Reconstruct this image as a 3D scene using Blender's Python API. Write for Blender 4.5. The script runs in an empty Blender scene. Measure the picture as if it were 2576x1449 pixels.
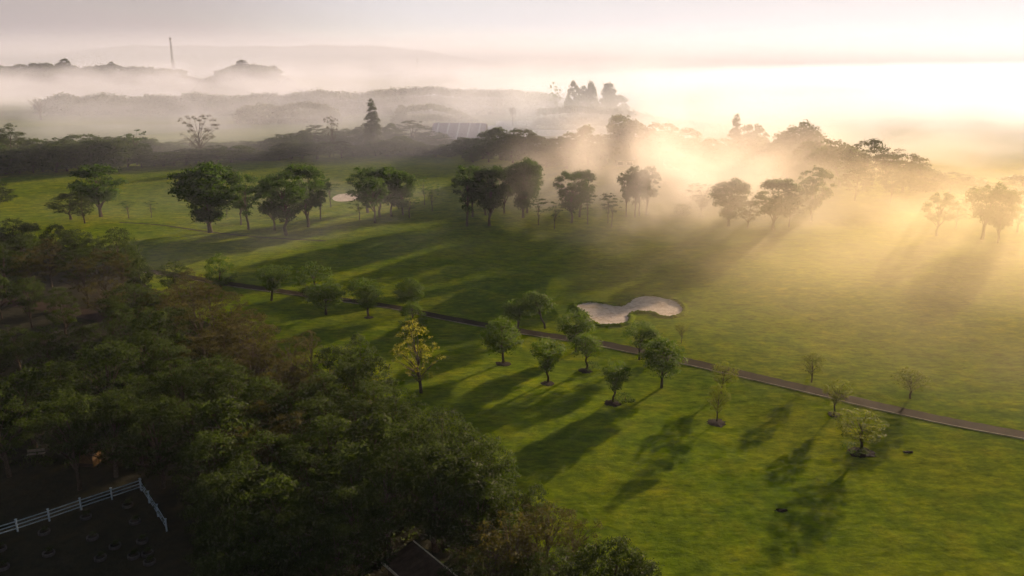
import bpy, math, random
import numpy as np
from mathutils import Vector, geometry
R = math.radians
scene = bpy.context.scene
COL = scene.collection

SKY_G, SKY_FAR, SKY_SUN, SKY_UP = (.50, .76), (1.0, .89, .99), (1.85, 1.85, 1.92), (.13, .19, .28)
# ------------------------------------------------------------------ camera geometry
IW, IH, F = 2576.0, 1449.0, 2003.0          # photograph units used for reading positions off it
CAMH, PITCH = 45.0, R(15.5)
SUN_AZ, SUN_EL = R(37), R(9.5)
cp, sp = math.cos(PITCH), math.sin(PITCH)

def ray(x, y):
    u, v = (x - IW/2)/F, (IH/2 - y)/F
    return Vector((u, cp + v*sp, -sp + v*cp))

def smooth(a, b, t):
    t = min(1.0, max(0.0, (t-a)/(b-a))); return t*t*(3-2*t)

BUNKERS = []     # (cx, cy, r, depth)
def hgt(x, y):
    k = smooth(60, 110, y) * (1 - smooth(330, 480, y)) * (1 - smooth(180, 300, abs(x)))
    k2 = smooth(-60, 0, x - 0.25*(130 - y))
    h = (0.75*math.sin(x/31+1.3)*math.sin(y/39+.4) + .45*math.sin(x/17 - y/23) + .22*math.sin(x/9.5+y/12)) * k * (0.35+.65*k2)
    for (bx, by, r, d) in BUNKERS:
        q = ((x-bx)**2 + (y-by)**2)/(r*r)
        if q < 4: h -= d*math.exp(-q*1.2)
    return h

def at(x, y, z=None):
    """ground point (or point on level z) seen at picture position x, y"""
    d = ray(x, y)
    zz = 0.0 if z is None else z
    for _ in range(12 if z is None else 1):
        t = (zz - CAMH)/d.z
        p = Vector((d.x*t, d.y*t, zz))
        if z is None: zz = hgt(p.x, p.y)
    if z is None: p.z = hgt(p.x, p.y)
    return p

def depth_of(p): return p.y*cp - (p.z-CAMH)*sp
def top_height(p, ytop):
    """height above p of a thing whose top shows at picture row ytop"""
    v = (IH/2 - ytop)/F
    dy, dz = cp + v*sp, -sp + v*cp
    return CAMH + p.y/dy*dz - p.z
def width_at(p, wpx): return wpx/F*depth_of(p)

# ------------------------------------------------------------------ helpers
def tag(o, label=None, cat=None, group=None, kind=None):
    if label: o['label'] = label
    if cat: o['category'] = cat
    if group: o['group'] = group
    if kind: o['kind'] = kind
    return o

def mesh_np(name, verts, faces, mats=(), tint=None):
    me = bpy.data.meshes.new(name)
    me.from_pydata([tuple(v) for v in verts], [], [tuple(f) for f in faces])
    for m in mats: me.materials.append(m)
    if tint is not None:
        a = me.attributes.new('tint', 'FLOAT', 'POINT'); a.data.foreach_set('value', np.asarray(tint, np.float32))
    me.update(); return me

def quads_np(name, V, mat, tint=None):
    """V: (n,4,3) array of quads"""
    n = len(V); me = bpy.data.meshes.new(name)
    me.vertices.add(n*4); me.vertices.foreach_set('co', V.reshape(-1).astype(np.float32))
    me.loops.add(n*4); me.loops.foreach_set('vertex_index', np.arange(n*4, dtype=np.int32))
    me.polygons.add(n); me.polygons.foreach_set('loop_start', np.arange(0, n*4, 4, dtype=np.int32))
    me.polygons.foreach_set('loop_total', np.full(n, 4, np.int32))
    me.materials.append(mat)
    if tint is not None:
        a = me.attributes.new('tint', 'FLOAT', 'POINT'); a.data.foreach_set('value', np.repeat(tint, 4).astype(np.float32))
    me.update(calc_edges=True); me.validate(); return me

def link(name, me, parent=None, loc=(0, 0, 0)):
    o = bpy.data.objects.new(name, me); COL.objects.link(o); o.location = loc
    if parent: o.parent = parent
    return o

def empty(name, loc, rz=0.0):
    o = bpy.data.objects.new(name, None); COL.objects.link(o); o.empty_display_size = .5
    o.location = loc; o.rotation_euler = (0, 0, rz); return o

class MB:
    def __init__(s): s.v, s.f = [], []
    def box(s, c, size, rz=0.0, tilt=0.0):
        cx, cy, cz = c; hx, hy, hz = size[0]/2, size[1]/2, size[2]/2
        b = len(s.v); ca, sa = math.cos(rz), math.sin(rz)
        for dx, dy, dz in ((-1,-1,-1),(1,-1,-1),(1,1,-1),(-1,1,-1),(-1,-1,1),(1,-1,1),(1,1,1),(-1,1,1)):
            x, y, z = dx*hx, dy*hy, dz*hz + dx*hx*tilt
            s.v.append((cx + x*ca - y*sa, cy + x*sa + y*ca, cz + z))
        for q in ((0,3,2,1),(4,5,6,7),(0,1,5,4),(1,2,6,5),(2,3,7,6),(3,0,4,7)): s.f.append(tuple(b+i for i in q))
        return s
    def bar(s, a, b, w, h):
        """square bar from a to b, w wide and h high"""
        a, b = Vector(a), Vector(b); d = (b-a).normalized()
        side = d.cross(Vector((0, 0, 1)));  side = side.normalized() if side.length > 1e-4 else Vector((1, 0, 0))
        up = side.cross(d).normalized(); k = len(s.v)
        for p in (a, b):
            for i, j in ((-1,-1),(1,-1),(1,1),(-1,1)): s.v.append(tuple(p + side*(i*w/2) + up*(j*h/2)))
        for q in ((3,2,1,0),(4,5,6,7),(0,1,5,4),(1,2,6,5),(2,3,7,6),(3,0,4,7)): s.f.append(tuple(k+i for i in q))
        return s
    def tube(s, pts, rad, n=7, cap=True):
        pts = [Vector(p) for p in pts]; k = len(s.v)
        for i, p in enumerate(pts):
            d = (pts[min(i+1, len(pts)-1)] - pts[max(i-1, 0)]).normalized()
            u = d.cross(Vector((.31, .17, .93))); u = u.normalized() if u.length > 1e-3 else d.cross(Vector((1, 0, 0))).normalized()
            w = d.cross(u)
            for j in range(n):
                a = 2*math.pi*j/n; s.v.append(tuple(p + (u*math.cos(a) + w*math.sin(a))*rad[i]))
        for i in range(len(pts)-1):
            for j in range(n):
                s.f.append((k+i*n+j, k+i*n+(j+1) % n, k+(i+1)*n+(j+1) % n, k+(i+1)*n+j))
        if cap: s.f.append(tuple(k+(len(pts)-1)*n+j for j in range(n)))
        return s
    def mesh(s, name, mat): return mesh_np(name, s.v, s.f, [mat])
    def build(s, name, mat, parent=None): return link(name, s.mesh(name, mat), parent)

# ------------------------------------------------------------------ materials
def new_mat(name):
    m = bpy.data.materials.new(name); m.use_nodes = True
    nt = m.node_tree; nt.nodes.clear(); return m, nt
def N(nt, t, **kw):
    n = nt.nodes.new(t)
    for k, v in kw.items():
        if k.startswith('i_'): n.inputs[k[2:]].default_value = v
        else: setattr(n, k, v)
    return n
def ramp(nt, stops, interp='LINEAR'):
    r = nt.nodes.new('ShaderNodeValToRGB'); e = r.color_ramp.elements; r.color_ramp.interpolation = interp
    while len(e) < len(stops): e.new(.5)
    for el, (p, c) in zip(e, stops): el.position = p; el.color = (*c, 1) if len(c) == 3 else c
    return r
def noise(nt, scale, detail=3, rough=.55, vec=None, dist=0):
    n = N(nt, 'ShaderNodeTexNoise'); n.inputs['Scale'].default_value = scale; n.inputs['Detail'].default_value = detail
    n.inputs['Roughness'].default_value = rough; n.inputs['Distortion'].default_value = dist
    if vec: nt.links.new(vec, n.inputs['Vector'])
    return n
def mixc(nt, a, b, fac, mode='MIX'):
    m = N(nt, 'ShaderNodeMix', data_type='RGBA', blend_type=mode)
    for s, v in ((6, a), (7, b), (0, fac)):
        if hasattr(v, 'is_output'): nt.links.new(v, m.inputs[s])
        elif s == 0: m.inputs[0].default_value = v
        else: m.inputs[s].default_value = (*v, 1)
    return m.outputs[2]
def mth(nt, op, a, b=None, c=None):
    m = N(nt, 'ShaderNodeMath', operation=op)
    for i, v in enumerate((a, b, c)):
        if v is None: continue
        if hasattr(v, 'is_output'): nt.links.new(v, m.inputs[i])
        else: m.inputs[i].default_value = v
    return m.outputs[0]

def leaf_mat(name, dark, light, trans, tfac=.45, vary=.25):
    m, nt = new_mat(name); L = nt.links.new
    a = N(nt, 'ShaderNodeAttribute', attribute_name='tint'); oi = N(nt, 'ShaderNodeObjectInfo')
    f = mth(nt, 'ADD', a.outputs['Fac'], mth(nt, 'MULTIPLY', mth(nt, 'SUBTRACT', oi.outputs['Random'], .5), vary))
    c = mixc(nt, dark, light, f); ct = mixc(nt, [t*.7 for t in trans], trans, f)
    d = N(nt, 'ShaderNodeBsdfPrincipled'); L(c, d.inputs['Base Color']); d.inputs['Roughness'].default_value = .6
    d.inputs['Specular IOR Level'].default_value = .04
    t = N(nt, 'ShaderNodeBsdfTranslucent'); L(ct, t.inputs['Color'])
    s = N(nt, 'ShaderNodeMixShader'); s.inputs[0].default_value = tfac; L(d.outputs[0], s.inputs[1]); L(t.outputs[0], s.inputs[2])
    o = N(nt, 'ShaderNodeOutputMaterial'); L(s.outputs[0], o.inputs['Surface']); return m

def plain_mat(name, c1, c2, scale=3.0, rough=.85, bump=.0, detail=4, spec=.03):
    m, nt = new_mat(name); L = nt.links.new
    tc = N(nt, 'ShaderNodeTexCoord'); n = noise(nt, scale, detail, .6, tc.outputs['Object'])
    r = ramp(nt, [(.3, c1), (.7, c2)]); L(n.outputs['Fac'], r.inputs[0])
    d = N(nt, 'ShaderNodeBsdfPrincipled'); L(r.outputs[0], d.inputs['Base Color']); d.inputs['Roughness'].default_value = rough
    d.inputs['Specular IOR Level'].default_value = spec
    if bump:
        b = N(nt, 'ShaderNodeBump'); b.inputs['Strength'].default_value = .6; b.inputs['Distance'].default_value = bump
        L(n.outputs['Fac'], b.inputs['Height']); L(b.outputs[0], d.inputs['Normal'])
    o = N(nt, 'ShaderNodeOutputMaterial'); L(d.outputs[0], o.inputs['Surface']); return m

def grass_mat():
    m, nt = new_mat('turf'); L = nt.links.new
    tc = N(nt, 'ShaderNodeTexCoord'); P = tc.outputs['Object']
    big = noise(nt, .035, 4, .6, P, .6); mid = noise(nt, .22, 6, .68, P, .2)
    mp = N(nt, 'ShaderNodeMapping'); mp.inputs['Scale'].default_value = (.5, 1, 1); L(P, mp.inputs['Vector'])
    fine = noise(nt, 1.3, 8, .78, mp.outputs[0])
    g1 = ramp(nt, [(.30, (.048, .096, .005)), (.5, (.096, .142, .006)), (.68, (.175, .188, .009))]); L(big.outputs['Fac'], g1.inputs[0])
    g2 = ramp(nt, [(.34, (.060, .104, .005)), (.5, (.098, .140, .006)), (.66, (.150, .164, .008))]); L(mid.outputs['Fac'], g2.inputs[0])
    c = mixc(nt, g1.outputs[0], g2.outputs[0], .55)
    fr = ramp(nt, [(.34, (.45, .48, .5)), (.5, (1, 1, 1)), (.68, (1.65, 1.5, 1.25))]); L(fine.outputs['Fac'], fr.inputs[0])
    c = mixc(nt, c, fr.outputs[0], .9, 'MULTIPLY')
    st = noise(nt, .42, 7, .74, mp.outputs[0], .3); sr = ramp(nt, [(.36, (.64, .70, .68)), (.5, (1, 1, 1)), (.64, (1.36, 1.28, 1.1))]); L(st.outputs['Fac'], sr.inputs[0])
    c = mixc(nt, c, sr.outputs[0], .9, 'MULTIPLY')
    d = N(nt, 'ShaderNodeBsdfPrincipled'); L(c, d.inputs['Base Color']); d.inputs['Roughness'].default_value = .9
    d.inputs['Specular IOR Level'].default_value = .0
    h = mth(nt, 'ADD', mth(nt, 'MULTIPLY', fine.outputs['Fac'], .22), mth(nt, 'MULTIPLY', mid.outputs['Fac'], .7))
    b = N(nt, 'ShaderNodeBump'); b.inputs['Strength'].default_value = .6; b.inputs['Distance'].default_value = .55
    L(h, b.inputs['Height']); L(b.outputs[0], d.inputs['Normal'])
    o = N(nt, 'ShaderNodeOutputMaterial'); L(d.outputs[0], o.inputs['Surface']); return m

M = {}
M['turf'] = grass_mat()
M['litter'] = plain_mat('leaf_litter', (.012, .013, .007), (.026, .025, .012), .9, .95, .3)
M['path'] = plain_mat('path_asphalt', (.012, .009, .004), (.027, .019, .009), .6, .95, .04)
M['kerb'] = plain_mat('pale_kerb', (.06, .065, .03), (.26, .23, .16), .35, .9)
M['dirt'] = plain_mat('red_dirt', (.020, .014, .010), (.040, .028, .020), .6, .9, .05)
M['bark'] = plain_mat('bark', (.035, .026, .018), (.085, .066, .048), 5, .9, .03)
M['palebark'] = plain_mat('pale_bark', (.10, .085, .06), (.20, .17, .12), 5, .9, .03)
M['white'] = plain_mat('shaded_white_paint', (.25, .33, .38), (.36, .44, .49), 3, .5)  # white fence paint with its bluish shade mixed into the colour
M['roof_brown'] = plain_mat('brown_roof', (.040, .026, .016), (.085, .055, .034), 1.5, .7, .02)
M['trim'] = plain_mat('pale_trim', (.45, .38, .28), (.62, .54, .42), 2, .6)
M['timber'] = plain_mat('timber', (.05, .03, .014), (.10, .065, .028), 2.5, .75, .01)
M['bench_wood'] = plain_mat('bench_wood', (.14, .12, .09), (.24, .21, .16), 2.5, .8)
M['wall'] = plain_mat('plaster', (.38, .35, .31), (.52, .49, .44), 1, .8)
M['roof_purple'] = plain_mat('mauve_roof', (.42, .34, .38), (.54, .46, .50), .3, .4, spec=.5)
M['roof_white'] = plain_mat('white_metal_roof', (.72, .72, .72), (.82, .82, .80), .3, .35, spec=.5)
M['roof_metal'] = plain_mat('bright_metal_roof', (.86, .86, .86), (.92, .92, .90), .3, .18, spec=.5)
M['roof_metal'].node_tree.nodes['Principled BSDF'].inputs['Metallic'].default_value = .9
M['rooflight'] = plain_mat('roof_light_strip', (.66, .62, .64), (.74, .70, .72), .4, .4, spec=.5)
M['steel'] = plain_mat('steel', (.09, .09, .095), (.15, .15, .155), 2, .5)
M['concrete'] = plain_mat('concrete_ring', (.03, .03, .028), (.09, .085, .08), 4, .8, .01)
M['soil'] = plain_mat('soil', (.014, .011, .008), (.035, .026, .018), 3, .95, .05)
M['dark'] = plain_mat('dark_opening', (.010, .010, .011), (.02, .02, .022), 2, .3)
M['hill'] = plain_mat('hill_cover', (.03, .045, .03), (.06, .075, .045), .01, .95)
M['field'] = plain_mat('crop_rows', (.06, .10, .035), (.15, .18, .085), .18, .95, .5)
def sand_mat():
    m, nt = new_mat('bunker_sand'); L = nt.links.new
    tc = N(nt, 'ShaderNodeTexCoord'); P = tc.outputs['Object']
    n = noise(nt, .9, 7, .72, P, .6); n2 = noise(nt, .13, 3, .5, P, .3)
    r = ramp(nt, [(.34, (.35, .28, .22)), (.48, (.48, .41, .34)), (.62, (.59, .52, .45))]); L(n.outputs['Fac'], r.inputs[0])
    r2 = ramp(nt, [(.56, (0, 0, 0)), (.70, (1, 1, 1))]); L(n2.outputs['Fac'], r2.inputs[0])
    c = mixc(nt, r.outputs[0], (.30, .24, .13), mth(nt, 'MULTIPLY', r2.outputs[0], .7))
    d = N(nt, 'ShaderNodeBsdfPrincipled'); L(c, d.inputs['Base Color']); d.inputs['Roughness'].default_value = .95; d.inputs['Specular IOR Level'].default_value = .03
    b = N(nt, 'ShaderNodeBump'); b.inputs['Strength'].default_value = .5; b.inputs['Distance'].default_value = .25
    L(n.outputs['Fac'], b.inputs['Height']); L(b.outputs[0], d.inputs['Normal'])
    o = N(nt, 'ShaderNodeOutputMaterial'); L(d.outputs[0], o.inputs['Surface']); return m
M['sand'] = sand_mat()
M['leaf_lawn'] = leaf_mat('leaves_bright_green', (.010, .030, .004), (.026, .062, .007), (.13, .215, .012), .38)
M['leaf_loose'] = leaf_mat('leaves_yellow_green', (.034, .058, .008), (.072, .100, .011), (.21, .25, .014), .45)
M['leaf_row'] = leaf_mat('leaves_deep_green', (.009, .022, .004), (.021, .048, .007), (.075, .15, .012), .38)
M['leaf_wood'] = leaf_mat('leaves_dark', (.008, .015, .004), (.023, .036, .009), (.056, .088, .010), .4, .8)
M['leaf_olive'] = leaf_mat('leaves_olive', (.016, .019, .006), (.036, .037, .010), (.085, .075, .015), .4, .7)
M['leaf_rust'] = leaf_mat('leaves_rust', (.018, .020, .006), (.042, .041, .011), (.088, .082, .014), .42)
M['leaf_gold'] = leaf_mat('leaves_gold', (.060, .080, .009), (.125, .138, .012), (.25, .255, .018), .5)
M['leaf_lime'] = leaf_mat('leaves_lime', (.06, .10, .015), (.14, .20, .03), (.30, .40, .04), .5)
M['leaf_far'] = leaf_mat('leaves_far', (.022, .036, .014), (.045, .062, .022), (.08, .11, .03), .3)

# ------------------------------------------------------------------ tree meshes
def leaf_quads(rng, C, Nrm, size, aspect=.5):
    n = len(C)
    Nrm = Nrm/np.linalg.norm(Nrm, axis=1, keepdims=True)
    t = rng.normal(size=(n, 3)); t -= Nrm*np.sum(t*Nrm, axis=1, keepdims=True); t /= np.linalg.norm(t, axis=1, keepdims=True)
    b = np.cross(Nrm, t)
    s = (size*rng.uniform(.65, 1.35, n))[:, None]
    w = s*aspect
    bend = Nrm*s*rng.uniform(-.25, .1, n)[:, None]
    return np.stack([C - t*s*.5, C + b*w*.5 + bend*.5, C + t*s*.5 + bend, C - b*w*.5 + bend*.5], axis=1)

def clump_leaves(rng, centers, radii, per, flat=.75):
    """leaves on and in lumpy balls; returns positions, normals, tint"""
    P, Nn, T = [], [], []
    for c, r in zip(centers, radii):
        k = max(6, int(per*(r**2)))
        d = rng.normal(size=(k, 3)); d /= np.linalg.norm(d, axis=1, keepdims=True)
        d[:, 2] = np.where(d[:, 2] < -.35, -d[:, 2]*.6, d[:, 2])
        rad = r*np.power(rng.uniform(.12, 1.0, k), .38)*(1 + .18*rng.normal(size=k))
        p = c + d*rad[:, None]*np.array([1, 1, flat])
        P.append(p); Nn.append(d*.7 + rng.normal(size=(k, 3))*.55 + np.array([0, 0, .35]))
        T.append(np.clip(.45 + .30*rng.normal() + .22*rng.normal(size=k), 0, 1))
    return np.concatenate(P), np.concatenate(Nn), np.concatenate(T)

def prof_sample(rng, prof, n):
    ts = np.array([p[0] for p in prof]); rs = np.array([p[1] for p in prof])
    out = []
    while len(out) < n:
        t = rng.uniform(0, 1); r = np.interp(t, ts, rs)
        if rng.uniform() < (r/rs.max())**1.0 + .05: out.append((t, r))
    return out

def tree_variant(name, seed, H, Rr, cb, prof, nclump, cr, per, leaf, lmat, bmat, trunk_r, nlimb=9, aspect=.5, flat=.75, lean=.05, inner=.25, forks=1, limb_r=.32):
    """returns (trunk mesh, crown mesh, H, R).  cb: crown base as a fraction of H; prof: crown radius profile; cr: clump radius (min, max)"""
    rng = np.random.default_rng(seed)
    lx, ly = rng.normal(size=2)*lean*H
    cz0, cz1 = cb*H, H
    cs, rad = [], []
    # evenly spread clump centres: keep the farthest of several tries
    for (t, r) in prof_sample(rng, prof, nclump):
        best, bd = None, -1
        for _ in range(6):
            a = rng.uniform(0, 2*math.pi); q = math.sqrt(rng.uniform(inner, 1.0))
            rc = rng.uniform(*cr)
            rr = max(0, r*Rr - rc*.35)*q
            c = np.array([rr*math.cos(a), rr*math.sin(a), cz0 + t*(cz1-cz0 - rc*.6)])
            dmin = min([np.linalg.norm(c-o) for o in cs], default=9)
            if dmin > bd: best, bd, brc = c, dmin, rc
        cs.append(best); rad.append(brc)
    cs = np.array(cs); sway = (cs[:, 2]/H)[:, None]*np.array([[lx, ly, 0]]); cs = cs + sway*np.array([[1, 1, 0]])
    P, Nn, T = clump_leaves(rng, cs, rad, per, flat)
    Q = leaf_quads(rng, P, Nn, leaf, aspect)
    crown = quads_np(name + '_crown', Q, lmat, T)
    mb = MB(); rnd = random.Random(seed)
    hs = cb*H
    top = cb*H + (H - cb*H)*.62
    pts = [Vector((0, 0, -.6))]; rads = [trunk_r*1.35]
    for i in range(1, 7):
        f = i/6; pts.append(Vector((lx*f*.8 + rnd.gauss(0, .012*H), ly*f*.8 + rnd.gauss(0, .012*H), top*f))); rads.append(trunk_r*(1.12-.85*f**1.2))
    mb.tube(pts, rads, 8)
    order = list(range(len(cs))); rnd.shuffle(order)
    for j in order[:nlimb]:
        c = Vector(cs[j]); zf = min(top*.92, max(hs*.62, c.z*.62 - .1*rnd.random()*H)); f = zf/top
        i = min(5, int(f*6)); base = pts[i].lerp(pts[i+1], f*6 - i); br = trunk_r*(1.1-.85*f**1.2)*rnd.uniform(limb_r, limb_r*1.6)
        m1 = base.lerp(c, .38) + Vector((0, 0, .06*(c-base).length)); m2 = base.lerp(c, .72) + Vector((rnd.gauss(0, .1), rnd.gauss(0, .1), .05*(c-base).length))
        mb.tube([base, m1, m2, c], [br, br*.75, br*.5, br*.2], 5)
        if forks > 1:
            for _ in range(forks-1):
                e = c + Vector((rnd.gauss(0, .6), rnd.gauss(0, .6), abs(rnd.gauss(0, .5))))*(.12*H/2)
                mb.tube([m1, m1.lerp(e, .5), e], [br*.55, br*.38, br*.12], 4)
    return mb.mesh(name + '_trunk', bmat), crown, H, Rr

DOME = [(0, .62), (.2, .95), (.45, 1), (.7, .84), (.9, .5), (1, .22)]
BALL = [(0, .45), (.2, .85), (.5, 1), (.75, .85), (.92, .5), (1, .2)]
EGG = [(0, .22), (.18, .46), (.42, .80), (.64, 1), (.84, .86), (1, .45)]
INV = [(0, .18), (.2, .42), (.42, .74), (.65, .98), (.82, .95), (.95, .62), (1, .35)]
WIDE = [(0, .5), (.25, .95), (.5, 1), (.75, .8), (1, .35)]
CONE = [(0, .6), (.2, 1), (.55, .78), (.82, .42), (1, .1)]
COLUMN = [(0, .7), (.3, 1), (.6, .85), (.85, .5), (1, .15)]
V = {}
for i in range(7):
    V['round', i] = tree_variant(f'round_tree_{i}', 10+i, 6.0, 2.35, [.28, .34, .24, .40, .30, .22, .36][i], [DOME, BALL, EGG, DOME, INV, BALL, WIDE][i], [60, 50, 64, 44, 46, 66, 42][i], (.38, 1.05), 185, .22, M['leaf_lawn'], M['bark'], .14, 12, .5, .85, [.05, .10, .06, .09, .12, .05, .10][i], .25, 2)
for i in range(3):
    V['bushy', i] = tree_variant(f'bushy_tree_{i}', 60+i, 6.0, 3.0, .10, DOME, 46, (.6, 1.0), 150, .26, M['leaf_lawn'], M['bark'], .16, 10)
for i in range(4):
    V['loose', i] = tree_variant(f'loose_tree_{i}', 20+i, 6.0, 2.4, .34, [BALL, WIDE, INV, BALL][i], 70, (.32, .65), 190, .20, M['leaf_loose'], M['bark'], .12, 16, .45, .7, .07, .1, 2)
for i in range(8):
    V['umbrella', i] = tree_variant(f'umbrella_tree_{i}', 30+i, 16.0, 6.2, [.20, .26, .16, .30, .24, .34, .18, .28][i], [EGG, EGG, INV, WIDE, EGG, BALL, EGG, INV][i], [58, 44, 66, 40, 52, 36, 62, 40][i], [(.9, 2.4), (.8, 2.2), (.9, 2.6), (.7, 1.9), (.8, 2.4), (.9, 2.2), (.7, 1.9), (.8, 2.0)][i], 66, .50, M['leaf_row'], M['bark'], .36, 18, .55, .85, [.03, .06, .02, .07, .05, .05, .03, .08][i], .3)
for i in range(6):
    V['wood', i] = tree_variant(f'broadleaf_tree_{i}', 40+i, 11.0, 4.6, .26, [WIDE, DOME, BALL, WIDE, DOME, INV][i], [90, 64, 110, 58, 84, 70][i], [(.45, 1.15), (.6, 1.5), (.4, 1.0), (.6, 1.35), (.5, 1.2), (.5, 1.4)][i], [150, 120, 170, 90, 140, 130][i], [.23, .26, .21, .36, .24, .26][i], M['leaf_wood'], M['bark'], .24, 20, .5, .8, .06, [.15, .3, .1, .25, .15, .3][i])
for i in range(3):
    V['olive', i] = tree_variant(f'olive_tree_{i}', 70+i, 11.0, 4.4, .26, [DOME, WIDE, BALL][i], 90, (.45, 1.0), 150, .22, M['leaf_olive'], M['bark'], .22, 18, .5, .62, .05, .1)
for i in range(3):
    V['rust', i] = tree_variant(f'russet_tree_{i}', 80+i, 10.0, 4.2, .34, [INV, WIDE, INV][i], 46, (.45, .95), 95, .25, M['leaf_rust'], M['bark'], .17, 30, .45, .6, .05, .1, 3)
V['gold', 0] = tree_variant('golden_tree', 90, 10.0, 3.3, .22, COLUMN, 84, (.25, .6), 170, .20, M['leaf_gold'], M['bark'], .19, 26, .5, .9, .05, .1, 2)
for i in range(2):
    V['cone', i] = tree_variant(f'conical_tree_{i}', 100+i, 20.0, 4.2, .10, [CONE, CONE][i], 120, (.9, 1.7), 60, .55, M['leaf_far'], M['bark'], .3, 10, .4, .8, .02, .1)
for i in range(2):
    V['feather', i] = tree_variant(f'feathery_tree_{i}', 110+i, 17.0, 7.0, .25, INV, 46, (.6, 1.3), 55, .42, M['leaf_olive'], M['bark'], .25, 34, .35, .9, .12, .05, 2)
V['bare', 0] = tree_variant('bare_tree', 120, 15.0, 5.0, .3, INV, 26, (.3, .6), 14, .3, M['leaf_rust'], M['bark'], .42, 26, .4, .8, .03, .05, 4, .5)
for i in range(2):
    V['young', i] = tree_variant(f'young_tree_{i}', 130+i, 8.0, 2.6, .40, [WIDE, BALL][i], 16, (.5, .95), 90, .30, M['leaf_row'], M['bark'], .12, 12, .5, .45, .04, .05)
for i in range(2):
    V['lime', i] = tree_variant(f'lime_sapling_{i}', 140+i, 6.0, 1.5, .15, COLUMN, 26, (.3, .6), 130, .22, M['leaf_lime'], M['bark'], .08, 10, .5, .9, .05, .1)
for i in range(4):
    V['far', i] = tree_variant(f'far_tree_{i}', 150+i, 12.0, 5.5, .12, [DOME, WIDE, BALL, DOME][i], 34, (1.2, 2.2), 34, .75, M['leaf_far'], M['bark'], .3, 6, .6, .7)
M['leaf_belt'] = leaf_mat('leaves_mid_green', (.026, .050, .012), (.058, .092, .020), (.10, .15, .025), .35, .7)
for i in range(5):
    V['belt', i] = tree_variant(f'belt_tree_{i}', 170+i, 12.0, 5.2, [.08, .16, .05, .22, .1][i], [DOME, INV, COLUMN, WIDE, BALL][i], [60, 64, 60, 66, 54][i], (.8, 2.1), 50, .55, M['leaf_belt'], M['bark'], .28, 12, .6, .8, .07, .2)
for i in range(2):
    V['shrub', i] = tree_variant(f'shrub_{i}', 160+i, 1.6, 1.2, .05, DOME, 14, (.25, .5), 260, .17, M['leaf_lawn'], M['bark'], .05, 5)
NAME = dict(round='round_tree', bushy='bushy_tree', loose='loose_tree', umbrella='umbrella_tree', wood='broadleaf_tree', olive='olive_tree', rust='russet_tree',
            gold='golden_tree', cone='conical_tree', feather='feathery_tree', bare='bare_tree', young='young_tree', lime='lime_sapling', far='bushy_tree', shrub='shrub', belt='bushy_tree')
SEED = random.Random(4)
def tree(kind, var, p, h, w, label, group=None, rz=None, cat='tree'):
    tm, cm, H, Rr = V[kind, var]
    e = empty(NAME[kind], p, SEED.uniform(0, 6.28) if rz is None else rz)
    e.scale = (w/2/Rr*SEED.uniform(.93, 1.07), w/2/Rr*SEED.uniform(.93, 1.07), h/H)
    tag(e, label, cat, group)
    link('trunk', tm, e); link('crown', cm, e); return e
WK = dict(umbrella=1.08, round=1.18, loose=1.1, young=1.1)
def T(kind, var, xb, yb, yt, wpx, label, group=None, rz=None, wk=1.0):
    """tree whose foot shows at xb, yb, its top at row yt, its crown wpx wide"""
    p = at(xb, yb); return tree(kind, var, p, top_height(p, yt), width_at(p, wpx)*wk*WK.get(kind, 1.0), label, group, rz)
def TT(kind, var, xt, yt, h, w, label, group=None):
    """tree h metres high whose top shows at xt, yt"""
    p = at(xt, yt, h); p.z = hgt(p.x, p.y); return tree(kind, var, p, h, w, label, group)

ORD = ['first', 'second', 'third', 'fourth', 'fifth', 'sixth', 'seventh', 'eighth', 'ninth', 'tenth', 'eleventh', 'twelfth', 'thirteenth', 'fourteenth', 'fifteenth', 'sixteenth', 'seventeenth', 'eighteenth', 'nineteenth']
TENS = ['', '', 'twent', 'thirt', 'fort', 'fift', 'sixt', 'sevent', 'eight', 'ninet']
def ordw(i):
    i += 1
    if i < 20: return ORD[i-1]
    t, u = divmod(i, 10)
    return TENS[t] + 'ieth' if u == 0 else TENS[t] + 'y-' + ORD[u-1]

# ------------------------------------------------------------------ ground
def outline(pts, n=6):
    """closed smooth outline through picture points, on the ground"""
    P = [at(x, y) for x, y in pts]; out = []; k = len(P)
    for i in range(k):
        p0, p1, p2, p3 = P[i-1], P[i], P[(i+1) % k], P[(i+2) % k]
        for j in range(n):
            t = j/n
            out.append(.5*((2*p1) + (p2-p0)*t + (2*p0-5*p1+4*p2-p3)*t*t + (3*p1-p0-3*p2+p3)*t**3))
    return out
BUNK = [(1460, 765), (1483.5, 761), (1507, 763), (1543, 769), (1564, 770), (1578, 763), (1592.6, 752), (1614, 746), (1645, 746), (1685, 754), (1709, 764), (1718, 777), (1714, 789), (1692, 797), (1668, 797), (1640, 787), (1614, 785), (1595, 787), (1582, 793), (1582, 806), (1566, 816), (1538, 819), (1507, 817), (1487, 807), (1473, 792), (1459, 781), (1447, 771)]
c1, c2 = at(1510, 790), at(1655, 772)
FARB = [(836, 500), (850, 490), (880, 487), (905, 492), (906, 501), (880, 506), (850, 507)]
BUNKERS += [(c1.x, c1.y, 8.0, .55), (c2.x, c2.y, 9.0, .55)]

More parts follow.
